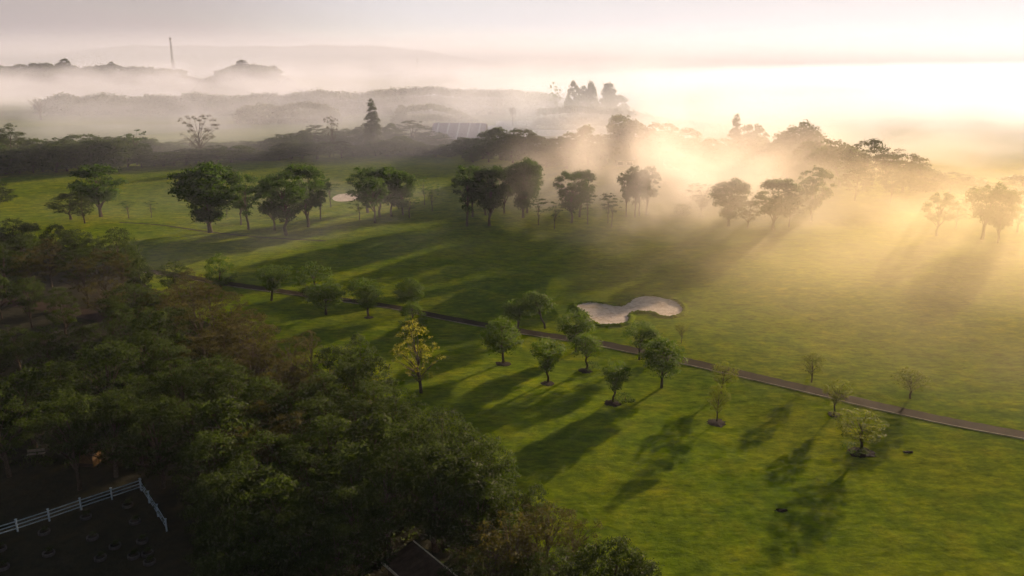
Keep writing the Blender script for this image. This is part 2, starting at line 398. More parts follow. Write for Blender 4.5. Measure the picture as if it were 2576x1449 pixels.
def axis(a, b, step, lo, hi, g=1.16):
    xs = list(np.arange(a, b+1e-6, step)); s = step
    while xs[-1] < hi: s *= g; xs.append(min(hi, xs[-1]+s))
    s = step
    while xs[0] > lo: s *= g; xs.insert(0, max(lo, xs[0]-s))
    return xs
XS, YS = axis(-150, 190, 1.5, -15000, 15000), axis(40, 320, 1.5, -400, 15000)
gv = [(x, y, hgt(x, y)) for y in YS for x in XS]; nx = len(XS)
gf = [(j*nx+i, j*nx+i+1, (j+1)*nx+i+1, (j+1)*nx+i) for j in range(len(YS)-1) for i in range(nx-1)]
gm = mesh_np('ground', gv, gf, [M['turf']]); gm.polygons.foreach_set('use_smooth', [True]*len(gm.polygons))
tag(link('ground', gm), kind='structure')

def sheet(name, poly, mat, lift=.05, step=1.2, label=None):
    pts = [Vector((p.x, p.y)) for p in poly]; n = len(pts)
    xs = [p.x for p in pts]; ys = [p.y for p in pts]
    inner = []
    yy = min(ys) + step/2
    while yy < max(ys):
        xx = min(xs) + step/2
        while xx < max(xs): inner.append(Vector((xx + .01*math.sin(yy*9), yy))); xx += step
        yy += step
    vs, es, fs, *_ = geometry.delaunay_2d_cdt(pts + inner, [(i, (i+1) % n) for i in range(n)], [list(range(n))], 1, 1e-4)
    me = mesh_np(name, [(v.x, v.y, hgt(v.x, v.y)+lift) for v in vs], fs, [mat])
    me.polygons.foreach_set('use_smooth', [True]*len(me.polygons))
    return tag(link(name, me), kind='structure')
sheet('sand_bunker', outline(BUNK), M['sand'], .06, .9)
def lip(name, pts, w, h):
    rr = random.Random(8); v, f = [], []; n = len(pts); prof = ((-.35, -.25), (-.12, .75), (.3, 1.0), (.9, .6), (1.6, -.1)); m = len(prof); sg = 1 if sum(a.x*b.y - b.x*a.y for a, b in zip(pts, pts[1:] + pts[:1])) > 0 else -1
    for i, p in enumerate(pts):
        d = pts[(i+1) % n] - pts[i-1]; s = Vector((d.y, -d.x, 0)).normalized(); hh = h*rr.uniform(.6, 1.25); ww = w*rr.uniform(.8, 1.25); jx = rr.gauss(0, .12)
        for a, b in prof:
            q = p + s*(sg*a*ww + jx); v.append((q.x, q.y, hgt(q.x, q.y) + b*hh))
    for i in range(n):
        for j in range(m-1): f.append((i*m+j, i*m+j+1, ((i+1) % n)*m+j+1, ((i+1) % n)*m+j))
    me = mesh_np(name, v, f, [M['turf']]); me.polygons.foreach_set('use_smooth', [True]*len(me.polygons)); tag(link(name, me), kind='structure')
lip('bunker_lip', outline(BUNK, 10), .75, .42)
sheet('sand_bunker', outline(FARB), M['sand'], .06, 1.5)

def strip(name, pts, w, mat, lift, off=0.0, kerb=0.0):
    P = []
    for i in range(len(pts)-1):
        a, b = pts[i], pts[i+1]; n = max(2, int((b-a).length/.9))
        p0, p3 = pts[max(i-1, 0)], pts[min(i+2, len(pts)-1)]
        for j in range(n):
            t = j/n; P.append(.5*((2*a) + (b-p0)*t + (2*p0-5*a+4*b-p3)*t*t + (3*a-p0-3*b+p3)*t**3))
    P.append(pts[-1]); v, f = [], []; cols = [-.5, -.17, .17, .5]; rr = random.Random(7)
    for i, p in enumerate(P):
        d = P[min(i+1, len(P)-1)] - P[max(i-1, 0)]; s = Vector((d.y, -d.x, 0)).normalized()
        for c in cols:
            q = p + s*(off + c*(w + rr.uniform(-.22, .22)*min(1, w/2))); v.append((q.x, q.y, hgt(q.x, q.y) + lift + kerb))
        if kerb:
            q = p + s*(off - .5*w); v.append((q.x, q.y, hgt(q.x, q.y) - .2)); q = p + s*(off + .5*w); v.append((q.x, q.y, hgt(q.x, q.y) - .2))
    m = 6 if kerb else 4
    for i in range(len(P)-1):
        for c in range(3): f.append((i*m+c, i*m+c+1, (i+1)*m+c+1, (i+1)*m+c))
        if kerb:
            f.append((i*m+4, i*m, (i+1)*m, (i+1)*m+4)); f.append((i*m+3, i*m+5, (i+1)*m+5, (i+1)*m+3))
    me = mesh_np(name, v, f, [mat]); return tag(link(name, me), kind='structure')
PATH = [(300, 672), (430, 690), (590, 716), (760, 740), (870, 755), (1000, 774), (1100, 795), (1230, 819), (1340, 838), (1500, 862), (1600, 882), (1750, 914), (1900, 948), (2050, 983), (2200, 1019), (2400, 1062), (2576, 1094), (2700, 1116), (2950, 1160), (3300, 1218), (3800, 1300)]
pp = [at(x, y) for x, y in PATH]
strip('cart_path', pp, 2.5, M['path'], .05)
strip('path_kerb', pp, .24, M['kerb'], .03, 1.42, .08)
strip('dirt_road', [at(x, y) for x, y in ((-60, 752), (60, 765), (140, 776), (240, 795), (330, 815))], 4.2, M['dirt'], .06)
strip('foot_path', [at(x, y) for x, y in ((300, 560), (400, 566), (500, 580), (600, 592), (700, 600), (820, 606))], .9, M['dirt'], .05)

# forest floor under the dark wood
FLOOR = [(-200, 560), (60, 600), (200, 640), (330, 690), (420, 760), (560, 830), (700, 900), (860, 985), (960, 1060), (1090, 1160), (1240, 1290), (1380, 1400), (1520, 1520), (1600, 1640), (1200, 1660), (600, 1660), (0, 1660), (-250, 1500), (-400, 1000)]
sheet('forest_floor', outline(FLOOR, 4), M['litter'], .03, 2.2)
sheet('crop_field', [at(x, y) for x, y in ((-60, 352), (130, 356), (330, 345), (470, 330), (640, 322), (620, 312), (300, 314), (60, 320), (-60, 322))], M['field'], .3, 8)

# ------------------------------------------------------------------ trees along the path
G = 'young trees along the cart path'
for a in (
 ('bushy', 0, 556, 722, 635, 82, 'bright green dome tree just above the wood where the path emerges'),
 ('round', 4, 682, 757, 664, 80, 'small round tree on a thin trunk just below the path, left of the bushy dome'),
 ('bushy', 1, 795, 742, 657, 106, 'wide bushy dome tree with foliage nearly to the grass beside the path'),
 ('round', 5, 820, 791, 707, 88, 'dark round tree in front of the wide bushy dome'),
 ('round', 2, 928, 796, 699, 84, 'round tree with an uneven top, left of the golden tree'),
 ('round', 1, 1026, 790, 703, 66, 'tall narrow green tree behind the golden tree, farther of two'),
 ('bushy', 2, 1042, 838, 756, 76, 'dark bushy tree directly behind the golden tree crown'),
 ('round', 6, 1300, 830, 750, 76, 'round tree on the far side of the path overlapped by a darker tree'),
 ('round', 0, 1268, 914, 798, 90, 'dark glossy tree with shaggy crown on the near side of the path'),
 ('round', 3, 1372, 826, 729, 74, 'upright tree with long bare trunk left of the sand bunker'),
 ('round', 2, 1447, 886, 777, 92, 'yellowish round tree touching the left end of the bunker'),
 ('round', 3, 1477, 930, 829, 74, 'green tree with a low shrub at its foot below the bunker'),
 ('round', 4, 1377, 962, 847, 76, 'dark round tree standing in a round mulch bed'),
 ('round', 6, 1608, 905, 811, 80, 'spreading tree on the near edge of the path right below the bunker'),
 ('round', 5, 1664, 976, 849, 96, 'largest dense tree of the path row with drooping right side'),
 ('round', 4, 1543, 1012, 911, 68, 'dark crooked tree standing before a grey green shrub'),
 ('loose', 2, 1714, 862, 807, 36, 'tiny spindly tree alone on the lawn right of the bunker'),
 ('loose', 0, 1815, 990, 906, 72, 'yellow green tree overlapping the path with another tree below it'),
 ('loose', 1, 1803, 1062, 968, 64, 'thin leafy tree below the yellow green tree on the path'),
 ('loose', 3, 2041, 962, 887, 66, 'small tree on the far side of the path, nearer the bunker of two'),
 ('loose', 1, 2291, 1002, 927, 86, 'small two lobed tree alone beyond the path'),
 ('loose', 2, 2099, 1042, 961, 74, 'sparse see-through tree touching the near edge of the path'),
 ('loose', 0, 2165, 1136, 1034, 124, 'widest yellow green tree, nearest the camera on the open lawn'),
): T(*a, G)
p = at(1060, 988); tree('gold', 0, p, top_height(p, 795), width_at(p, 138), 'golden yellow leaved tree at the edge of the dark wood')
for x, y, l in ((1490, 928, 'low grey green shrub at the foot of the tree below the bunker'), (1572, 1012, 'low grey green shrub right of the dark crooked tree'),
                (2150, 1140, 'low shrub under the widest yellow green tree')):
    p = at(x, y); tree('shrub', 0, p, 1.3, 3.4, l, 'shrubs on the lawn', cat='shrub')
def ring_bed(x, y, r, label):
    r *= .78; p = at(x, y); n = 22; rr = random.Random(x); v = [(0, 0, .10)]; f = []
    for k, (q, z) in enumerate(((.55, .08), (.85, .04), (1.0, -.03))):
        for j in range(n):
            a = 2*math.pi*j/n; s = r*q*(1+.16*rr.gauss(0, 1)); v.append((s*math.cos(a), s*math.sin(a), z + .02*rr.random()))
    for j in range(n):
        f.append((0, 1+j, 1+(j+1) % n))
        for k in range(2): f.append((1+k*n+j, 1+(k+1)*n+j, 1+(k+1)*n+(j+1) % n, 1+k*n+(j+1) % n))
    o = link('mulch_bed', mesh_np('mulch_bed', v, f, [M['soil']]), None, (p.x, p.y, p.z+.02)); tag(o, label, 'mulch bed', 'round soil beds under the path trees')
for x, y, r, l in ((1377, 965, 1.3, 'dark round mulch bed under the tree left of the shrub'), (1472, 933, 1.5, 'dark mulch bed with a shrub on it below the bunker'),
                   (1540, 1014, 1.6, 'dark mulch bed under the dark crooked tree'), (1803, 1064, 1.6, 'round mulch bed under the thin leafy tree below the path'),
                   (2165, 1139, 2.0, 'wide mulch bed under the widest yellow green tree'), (1266, 916, 1.5, 'dark mulch bed under the shaggy glossy tree'),
                   (927, 799, 1.1, 'small mulch bed left of the golden tree'), (2100, 1043, 1.2, 'mulch bed under the sparse see-through tree')):
    ring_bed(x, y, r, l)
for x, y, l in ((1966, 1284, 'small dug dirt patch on the shaded lawn'), (2286, 1138, 'small dug dirt patch on the lawn right of the widest tree')):
    p = at(x, y); rr = random.Random(x); mb = MB(); n = 12; v = [(0, 0, .05)]; f = []
    for q, z in ((.4, .16), (.75, .10), (1, -.03)):
        for j in range(n):
            a = 6.283*j/n; s = q*(1+.2*rr.gauss(0, 1)); v.append((.75*s*math.cos(a), .35*s*math.sin(a), z*rr.uniform(.4, 1.2)))
    for j in range(n):
        f.append((0, 1+j, 1+(j+1) % n))
        for k in range(2): f.append((1+k*n+j, 1+(k+1)*n+j, 1+(k+1)*n+(j+1) % n, 1+k*n+(j+1) % n))
    tag(link('dirt_heap', mesh_np('dirt_heap', v, f, [M['dirt']]), None, p), l, 'dirt heap', 'dug patches on the lawn')

# ------------------------------------------------------------------ trees standing across the middle of the lawn
G = 'tall trees standing in clumps across the lawn'
for a in (
 ('umbrella', 0, 254, 545, 417, 118, 'lone broad tree on the left lawn with a flat top'),
 ('wood', 1, 178, 552, 482, 100, 'low spreading tree left of the lone broad tree'),
 ('wood', 2, 214, 562, 484, 66, 'small dark tree in front of the lone broad tree'),
 ('young', 1, 325, 549, 503, 46, 'tiny leaning tree right of the lone broad tree, nearer of two'),
 ('young', 1, 381, 548, 502, 36, 'tiny thin tree halfway between the lone broad tree and the big clump'),
 ('wood', 3, -8, 535, 455, 100, 'dark tree cut by the left picture edge'),
 ('umbrella', 2, 530, 585, 411, 172, 'largest tree of the left clump with a massive crown tapering to its trunk'),
 ('young', 0, 571, 546, 512, 30, 'tiny tree glimpsed behind the massive crown'),
 ('umbrella', 1, 625, 577, 440, 96, 'dense tree right of the massive crown'),
 ('umbrella', 5, 606, 566, 452, 60, 'narrow tree squeezed between massive crown and its right neighbour'),
 ('umbrella', 3, 690, 579, 452, 84, 'dark tree in the middle of the left clump'),
 ('umbrella', 6, 722, 592, 428, 124, 'front tree of the left clump with a sunlit right side'),
 ('umbrella', 0, 776, 571, 414, 108, 'tall back tree at the right of the left clump'),
 ('umbrella', 7, 806, 552, 440, 60, 'slim tree on the right flank of the left clump'),
 ('young', 1, 833, 521, 454, 54, 'small tree in front of the pale sand patch'),
 ('umbrella', 3, 926, 535, 416, 104, 'bright topped tree at the left of the middle clump'),
 ('young', 0, 905, 553, 492, 52, 'little dark tree in front of the middle clump'),
 ('umbrella', 5, 944, 561, 440, 80, 'front tree of the middle clump with low foliage'),
 ('umbrella', 4, 956, 546, 424, 84, 'second front tree of the middle clump'),
 ('umbrella', 6, 985, 544, 416, 78, 'tall straight trunked tree in the middle clump'),
 ('umbrella', 3, 992, 520, 418, 64, 'rear tree of the middle clump'),
 ('umbrella', 2, 1014, 541, 430, 74, 'right hand tree of the middle clump with round head'),
 ('young', 0, 1030, 548, 485, 58, 'small flat topped tree at the right foot of the middle clump'),
 ('young', 0, 1068, 516, 436, 36, 'thin faint tree alone between the two clumps, farther'),
 ('young', 0, 1087, 531, 452, 44, 'layered thin tree alone between the two clumps, nearer'),
 ('umbrella', 1, 1175, 569, 414, 84, 'left front tree of the sunlit clump'),
 ('umbrella', 7, 1189, 546, 418, 70, 'back tree behind the left front of the sunlit clump'),
 ('umbrella', 0, 1231, 568, 419, 92, 'centre front tree of the sunlit clump'),
 ('umbrella', 5, 1222, 541, 422, 60, 'rear centre tree of the sunlit clump'),
 ('umbrella', 3, 1269, 537, 416, 62, 'slender tree right of centre in the sunlit clump'),
 ('umbrella', 2, 1316, 548, 398, 90, 'tallest right tree of the sunlit clump edging the mist'),
 ('umbrella', 0, 1326, 536, 404, 80, 'second tree at the right end of the sunlit clump'),
 ('young', 1, 1355, 566, 494, 50, 'small round tree right of the sunlit clump in thin mist'),
 ('young', 0, 1395, 576, 500, 50, 'small tree nearest the camera in front of the misty clump'),
 ('umbrella', 6, 1437, 561, 430, 84, 'big misty tree behind two small trees'),
 ('umbrella', 0, 1458, 546, 428, 74, 'second big misty tree, half hidden'),
 ('young', 1, 1479, 565, 478, 46, 'small round misty tree beside the big misty tree'),
 ('young', 1, 1529, 562, 480, 46, 'misty small tree, left of a close pair'),
 ('young', 0, 1539, 572, 484, 48, 'misty small tree, right of a close pair'),
 ('umbrella', 7, 1575, 546, 422, 52, 'tall slender tree fading in mist'),
 ('umbrella', 1, 1597, 547, 416, 56, 'left of three tall trees deep in the mist'),
 ('umbrella', 5, 1609, 544, 420, 58, 'middle of three tall trees deep in the mist'),
 ('umbrella', 3, 1626, 541, 414, 62, 'right of three tall trees deep in the mist'),
 ('bushy', 0, 1716, 542, 511, 48, 'low round bush in golden mist'),
 ('feather', 0, 1764, 546, 458, 82, 'lacy open tree in golden mist'),
 ('umbrella', 2, 1832, 569, 449, 90, 'large golden tree with leaning trunk in mist'),
 ('wood', 1, 1880, 572, 500, 56, 'low bushy tree between two large golden trees'),
 ('umbrella', 0, 1944, 578, 449, 106, 'large dense golden tree with foliage low to the grass'),
 ('wood', 4, 1985, 572, 470, 62, 'rounded tree tucked against the large dense golden tree'),
 ('umbrella', 6, 2038, 556, 420, 88, 'golden tree with visible slanting trunk'),
 ('umbrella', 3, 2356, 594, 481, 84, 'lone golden tree with short trunk at the right lawn'),
 ('wood', 2, 2405, 575, 490, 60, 'small pale tree right of the lone golden tree'),
 ('umbrella', 7, 2470, 603, 457, 118, 'flat topped golden tree with two trunks showing'),
 ('umbrella', 0, 2510, 611, 478, 80, 'golden tree overlapping the flat topped one'),
 ('wood', 0, 2560, 585, 478, 90, 'golden tree cut by the right picture edge'),
): T(*a, G)

# ------------------------------------------------------------------ hazy grove to the right behind the lawn
G = 'large trees of the misty grove on the right'
for i, a in enumerate((
 ('belt', 0, 2110, 470, 343, 150), ('feather', 1, 2075, 462, 350, 120), ('wood', 3, 2170, 478, 348, 130), ('feather', 0, 2225, 474, 372, 110), ('belt', 1, 2270, 482, 385, 110),
 ('belt', 4, 2020, 458, 352, 90), ('belt', 2, 2330, 482, 420, 110), ('wood', 5, 2390, 486, 432, 110), ('belt', 0, 2440, 495, 445, 110), ('belt', 4, 2570, 500, 440, 120), ('wood', 3, 2150, 505, 420, 90), ('wood', 5, 2240, 510, 430, 80))):
    T(*a, None, G)
for e in [o for o in COL.objects if o.get('group') == G]: pass
grove = sorted([o for o in COL.objects if o.get('group') == G], key=lambda o: o.location.x/o.location.y)
for i, o in enumerate(grove):
    o['label'] = f'{"lacy" if "feather" in o.name else "broad"} pale golden tree, {ordw(i)} from the left in the misty right grove'

# ------------------------------------------------------------------ belt of trees closing the lawn
def belt(specs, group, text):
    obs = []
    for a in specs: obs.append(T(*a[:6], None, group))
    obs.sort(key=lambda o: o.location.x/max(1, o.location.y))
    for i, o in enumerate(obs): o['label'] = text.format(ordw(i))
B = random.Random(21)
spec = []
def line(pts, x):
    for (x0, y0), (x1, y1) in zip(pts, pts[1:]):
        if x0 <= x <= x1: return y0 + (y1-y0)*(x-x0)/(x1-x0)
    return pts[-1][1]
BASE = [(-80, 447), (0, 440), (300, 427), (550, 410), (800, 400), (1000, 392), (1100, 396), (1250, 404), (1400, 416), (1560, 424), (1760, 428), (2000, 440)]
TOPF = [(-80, 372), (0, 368), (40, 372), (90, 360), (200, 352), (300, 362), (420, 372), (560, 375), (700, 372), (800, 364), (900, 352), (1000, 352), (1080, 360), (1180, 372), (1320, 372), (1500, 384), (1760, 388), (2000, 392)]
x = -40
while x < 1130:
    yb = line(BASE, x) - B.uniform(0, 5); yt = line(TOPF, x) + B.uniform(-8, 16)
    spec.append((B.choice(['belt', 'belt', 'belt', 'wood']), B.randrange(5), x, yb, yt + B.uniform(-10, 8), B.uniform(56, 120))); x += B.uniform(22, 36)
belt(spec, 'front row of the tree belt closing the lawn', 'dark bushy tree, {} from the left in the front row of the belt')
spec = []; x = -40
TOPB = [(-80, 328), (0, 324), (40, 326), (90, 348), (160, 352), (230, 348), (300, 336), (370, 338), (440, 352), (560, 360), (620, 356), (680, 345), (740, 336), (800, 316), (860, 318), (900, 308), (960, 312), (1020, 312), (1080, 322), (1130, 345)]
while x < 1120:
    yb = line(BASE, x) - B.uniform(16, 30); yt = line(TOPB, x) + B.uniform(-6, 10)
    spec.append((B.choice(['belt', 'belt', 'belt', 'wood']), B.randrange(5), x, yb, yt + B.choice((-12, -4, 0, 4, 8)), B.uniform(56, 120))); x += B.uniform(28, 46)
belt(spec, 'back row of the tree belt closing the lawn', 'taller bushy tree, {} from the left in the back row of the belt')
spec = [('belt', B.randrange(5), x, yb, yt, w*1.1) for k, x, yb, yt, w in (('wood', 1165, 398, 345, 60), ('far', 1215, 400, 332, 80), ('wood', 1260, 402, 320, 96), ('far', 1310, 405, 322, 80), ('wood', 1345, 408, 340, 64), ('wood', 1230, 408, 356, 60), ('wood', 1290, 410, 352, 70),
   ('far', 1395, 412, 346, 90), ('wood', 1440, 414, 330, 70), ('wood', 1480, 416, 314, 76), ('far', 1530, 396, 336, 80), ('wood', 1190, 408, 370, 50), ('far', 1650, 396, 350, 90), ('wood', 1715, 396, 352, 80), ('far', 1760, 440, 346, 100), ('wood', 1800, 440, 345, 90),
   ('wood', 1860, 440, 342, 96), ('far', 1905, 440, 344, 90), ('wood', 1955, 440, 334, 90), ('far', 2010, 438, 304, 120), ('wood', 1980, 440, 318, 80), ('far', 1745, 448, 395, 90), ('wood', 1820, 450, 400, 90), ('far', 1900, 452, 402, 100), ('wood', 1980, 452, 392, 90), ('far', 1590, 396, 355, 80), ('wood', 1890, 430, 308, 70), ('wood', 1375, 420, 372, 90), ('far', 1425, 424, 372, 90), ('wood', 1510, 426, 362, 90), ('far', 1570, 396, 350, 100), ('wood', 1610, 396, 342, 90), ('far', 1640, 396, 350, 90), ('wood', 1680, 396, 350, 90), ('far', 2050, 446, 352, 110), ('wood', 2080, 452, 380, 100), ('far', 1840, 444, 370, 120), ('wood', 1780, 446, 372, 100), ('far', 1935, 446, 366, 110), ('wood', 1600, 400, 292, 80), ('far', 1560, 396, 284, 70), ('wood', 1660, 404, 306, 90), ('far', 1720, 410, 322, 90))]
belt(spec, 'misty trees behind the middle lawn', 'hazy tree, {} from the left in the misty row behind the middle lawn')
for a in (('cone', 1, 1840, 436, 284, 46, 'tall pointed conifer rising from the golden mist'),
          ('cone', 1, 940, 388, 246, 46, 'tall dark conical tree above the tree belt'),
          ('feather', 0, 505, 408, 287, 108, 'leaning feathery tree rising above the left tree belt'),
          ('young', 0, 345, 415, 316, 66, 'open branching tree poking above the left tree belt'),
          ('feather', 1, 840, 395, 282, 40, 'wispy sunlit tree left of the tall conical tree'),
          ('bare', 0, 104, 302, 243, 50, 'bare dead tree standing in the misty field at left'),
          ('cone', 0, 1527, 330, 184, 48, 'pointed tree, tallest of the clump silhouetted in far mist'),
          ('far', 0, 1487, 326, 200, 44, 'round headed tree left of the pointed tree in far mist'),
          ('far', 1, 1440, 322, 204, 44, 'middle tree of the clump silhouetted in far mist'),
          ('young', 0, 1395, 320, 193, 30, 'thin ragged tree at the left end of the far mist clump'),
          ('far', 2, 1460, 326, 215, 60, 'broad dim tree in the clump silhouetted in far mist'),
          ('far', 3, 1552, 330, 236, 60, 'low dim tree right of the pointed tree in far mist'),
          ('cone', 0, 1012, 330, 250, 32, 'narrow upright tree left of the domed brown grove'),
          ): T(*a)

# ------------------------------------------------------------------ far woods that read as masses
def mass(name, clumps, leaf, per, mat, seed):
    rng = np.random.default_rng(seed)
    P, Nn, Tt = clump_leaves(rng, np.array([c[:3] for c in clumps]), [c[3] for c in clumps], per, .8)
    return tag(link(name, quads_np(name, leaf_quads(rng, P, Nn, leaf, .7), mat, Tt)), kind='stuff')
def band(name, pts, ybase, seed, leaf=2.0, per=5, rows=3, dy=7, step=14):
    """far wood: pts = picture outline of its top, ybase = picture row of its foot"""
    rnd = random.Random(seed); cl = []
    for r in range(rows):
        x = pts[0][0]
        while x < pts[-1][0]:
            yb = ybase - r*dy + rnd.uniform(-2, 2); p = at(x, yb); h = top_height(p, line(pts, x) + rnd.uniform(0, 5)); w = width_at(p, step*1.5)
            if h > 1.5:
                rr = min(w*.75, h*.6)
                cl.append((p.x, p.y, h - rr*.75, rr)); cl.append((p.x + rnd.uniform(-w, w)*.4, p.y, h*.45, rr*1.05)); cl.append((p.x + rnd.uniform(-w, w)*.5, p.y, h*.12, rr))
            x += step*rnd.uniform(.7, 1.2)
    return mass(name, cl, leaf, per, M['leaf_far'], seed)
band('far_woods', [(110, 250), (160, 232), (200, 242), (270, 233), (330, 243), (400, 236), (460, 240), (480, 230), (540, 236), (600, 240), (660, 232), (720, 236), (800, 224), (900, 232), (1000, 220), (1090, 216), (1160, 222), (1290, 224), (1400, 236)], 290, 1, 2.2, 3.2, 3, 6, 16)
band('far_woods', [(610, 268), (660, 258), (700, 264), (760, 254), (820, 260), (850, 275)], 312, 2, 1.6, 6, 2, 6, 12)
band('far_woods', [(996, 290), (1010, 268), (1050, 262), (1090, 258), (1130, 268), (1165, 280), (1190, 296)], 332, 3, 1.5, 7, 2, 6, 11)
band('far_woods', [(1360, 270), (1430, 262), (1560, 268), (1640, 290), (1760, 305), (1900, 320)], 345, 4, 1.8, 5, 2, 7, 14)

def hill(name, pts, dist, depth, mat=None):
    """long ridge whose crest shows along the picture line pts at distance dist"""
    v, f = [], []; cs = []
    for x, y in pts:
        d = ray(x, y); t = dist/d.y; cs.append((d.x*t, dist, CAMH + d.z*t))
    prof = ((-1, 0), (-.6, .35), (-.25, .85), (0, 1), (.3, .8), (1, 0))
    for (x, y, z) in cs:
        for q, s in prof: v.append((x, y + q*depth, max(z, .5)*s - .5))
    m = len(prof)
    for i in range(len(cs)-1):
        for j in range(m-1): f.append((i*m+j, (i+1)*m+j, (i+1)*m+j+1, i*m+j+1))
    me = mesh_np(name, v, f, [mat or M['hill']]); me.polygons.foreach_set('use_smooth', [True]*len(me.polygons)); tag(link(name, me), kind='structure')
hill('hills', [(-300, 150), (0, 146), (120, 138), (200, 128), (280, 118), (340, 113), (420, 116), (480, 113), (560, 118), (640, 115), (720, 118), (800, 112), (870, 115), (940, 114), (1000, 121), (1080, 128), (1150, 142), (1300, 165)], 9000, 900)
# low wooded rises carrying the far treeline
hill('terrain', [(-200, 180), (0, 178), (60, 175), (180, 175), (250, 178), (420, 182), (470, 190)], 1500, 200)
hill('terrain', [(520, 194), (545, 188), (590, 178), (640, 176), (690, 182), (725, 194)], 1350, 120)
def ridge_woods(pts, dist, seed, step=5, leaf=2.2, per=3.2):
    rnd = random.Random(seed); cl = []; x = pts[0][0]
    while x < pts[-1][0]:
        d = ray(x, line(pts, x) + rnd.uniform(-1, 5)); dd = dist + rnd.uniform(-40, 20); t = dd/d.y; z = CAMH + d.z*t; r = 9/F*dd*rnd.uniform(.45, 1.05)
        for k in range(7): cl.append((d.x*t + (rnd.uniform(-r, r) if k else 0), dd - 9*k, z - r*(.75 + .8*k), r*(1 + .05*k)))
        x += step*rnd.uniform(.7, 1.1)
    mass('far_woods', cl, leaf, per, M['leaf_far'], seed)
ridge_woods([(-60, 166), (30, 163), (45, 158), (60, 163), (80, 158), (110, 157), (140, 160), (150, 158), (180, 160), (200, 168)], 1440, 11)
ridge_woods([(210, 166), (260, 163), (275, 157), (290, 160), (310, 168), (360, 164), (390, 170), (430, 172), (470, 174)], 1440, 12)
ridge_woods([(545, 176), (570, 168), (595, 160), (630, 160), (660, 163), (690, 165), (712, 178)], 1310, 13)
def ridge_tree(x, yt, yb, w, dist, label, var):
    d = ray(x, yb); t = dist/d.y; p = Vector((d.x*t, dist, CAMH + d.z*t)); e = ray(x, yt); z = CAMH + e.z*dist/e.y
    tree('far', var, p, z - p.z, width_at(p, w), label, 'landmark trees on the far treeline')
ridge_tree(163, 146, 172, 32, 1400, 'tall round tree on the far left treeline', 0)
ridge_tree(281, 155, 172, 22, 1400, 'small dark tree above the mist left of the mast', 1)
ridge_tree(608, 150, 172, 30, 1290, 'dark tree crowning the wooded islet in the mist', 3)

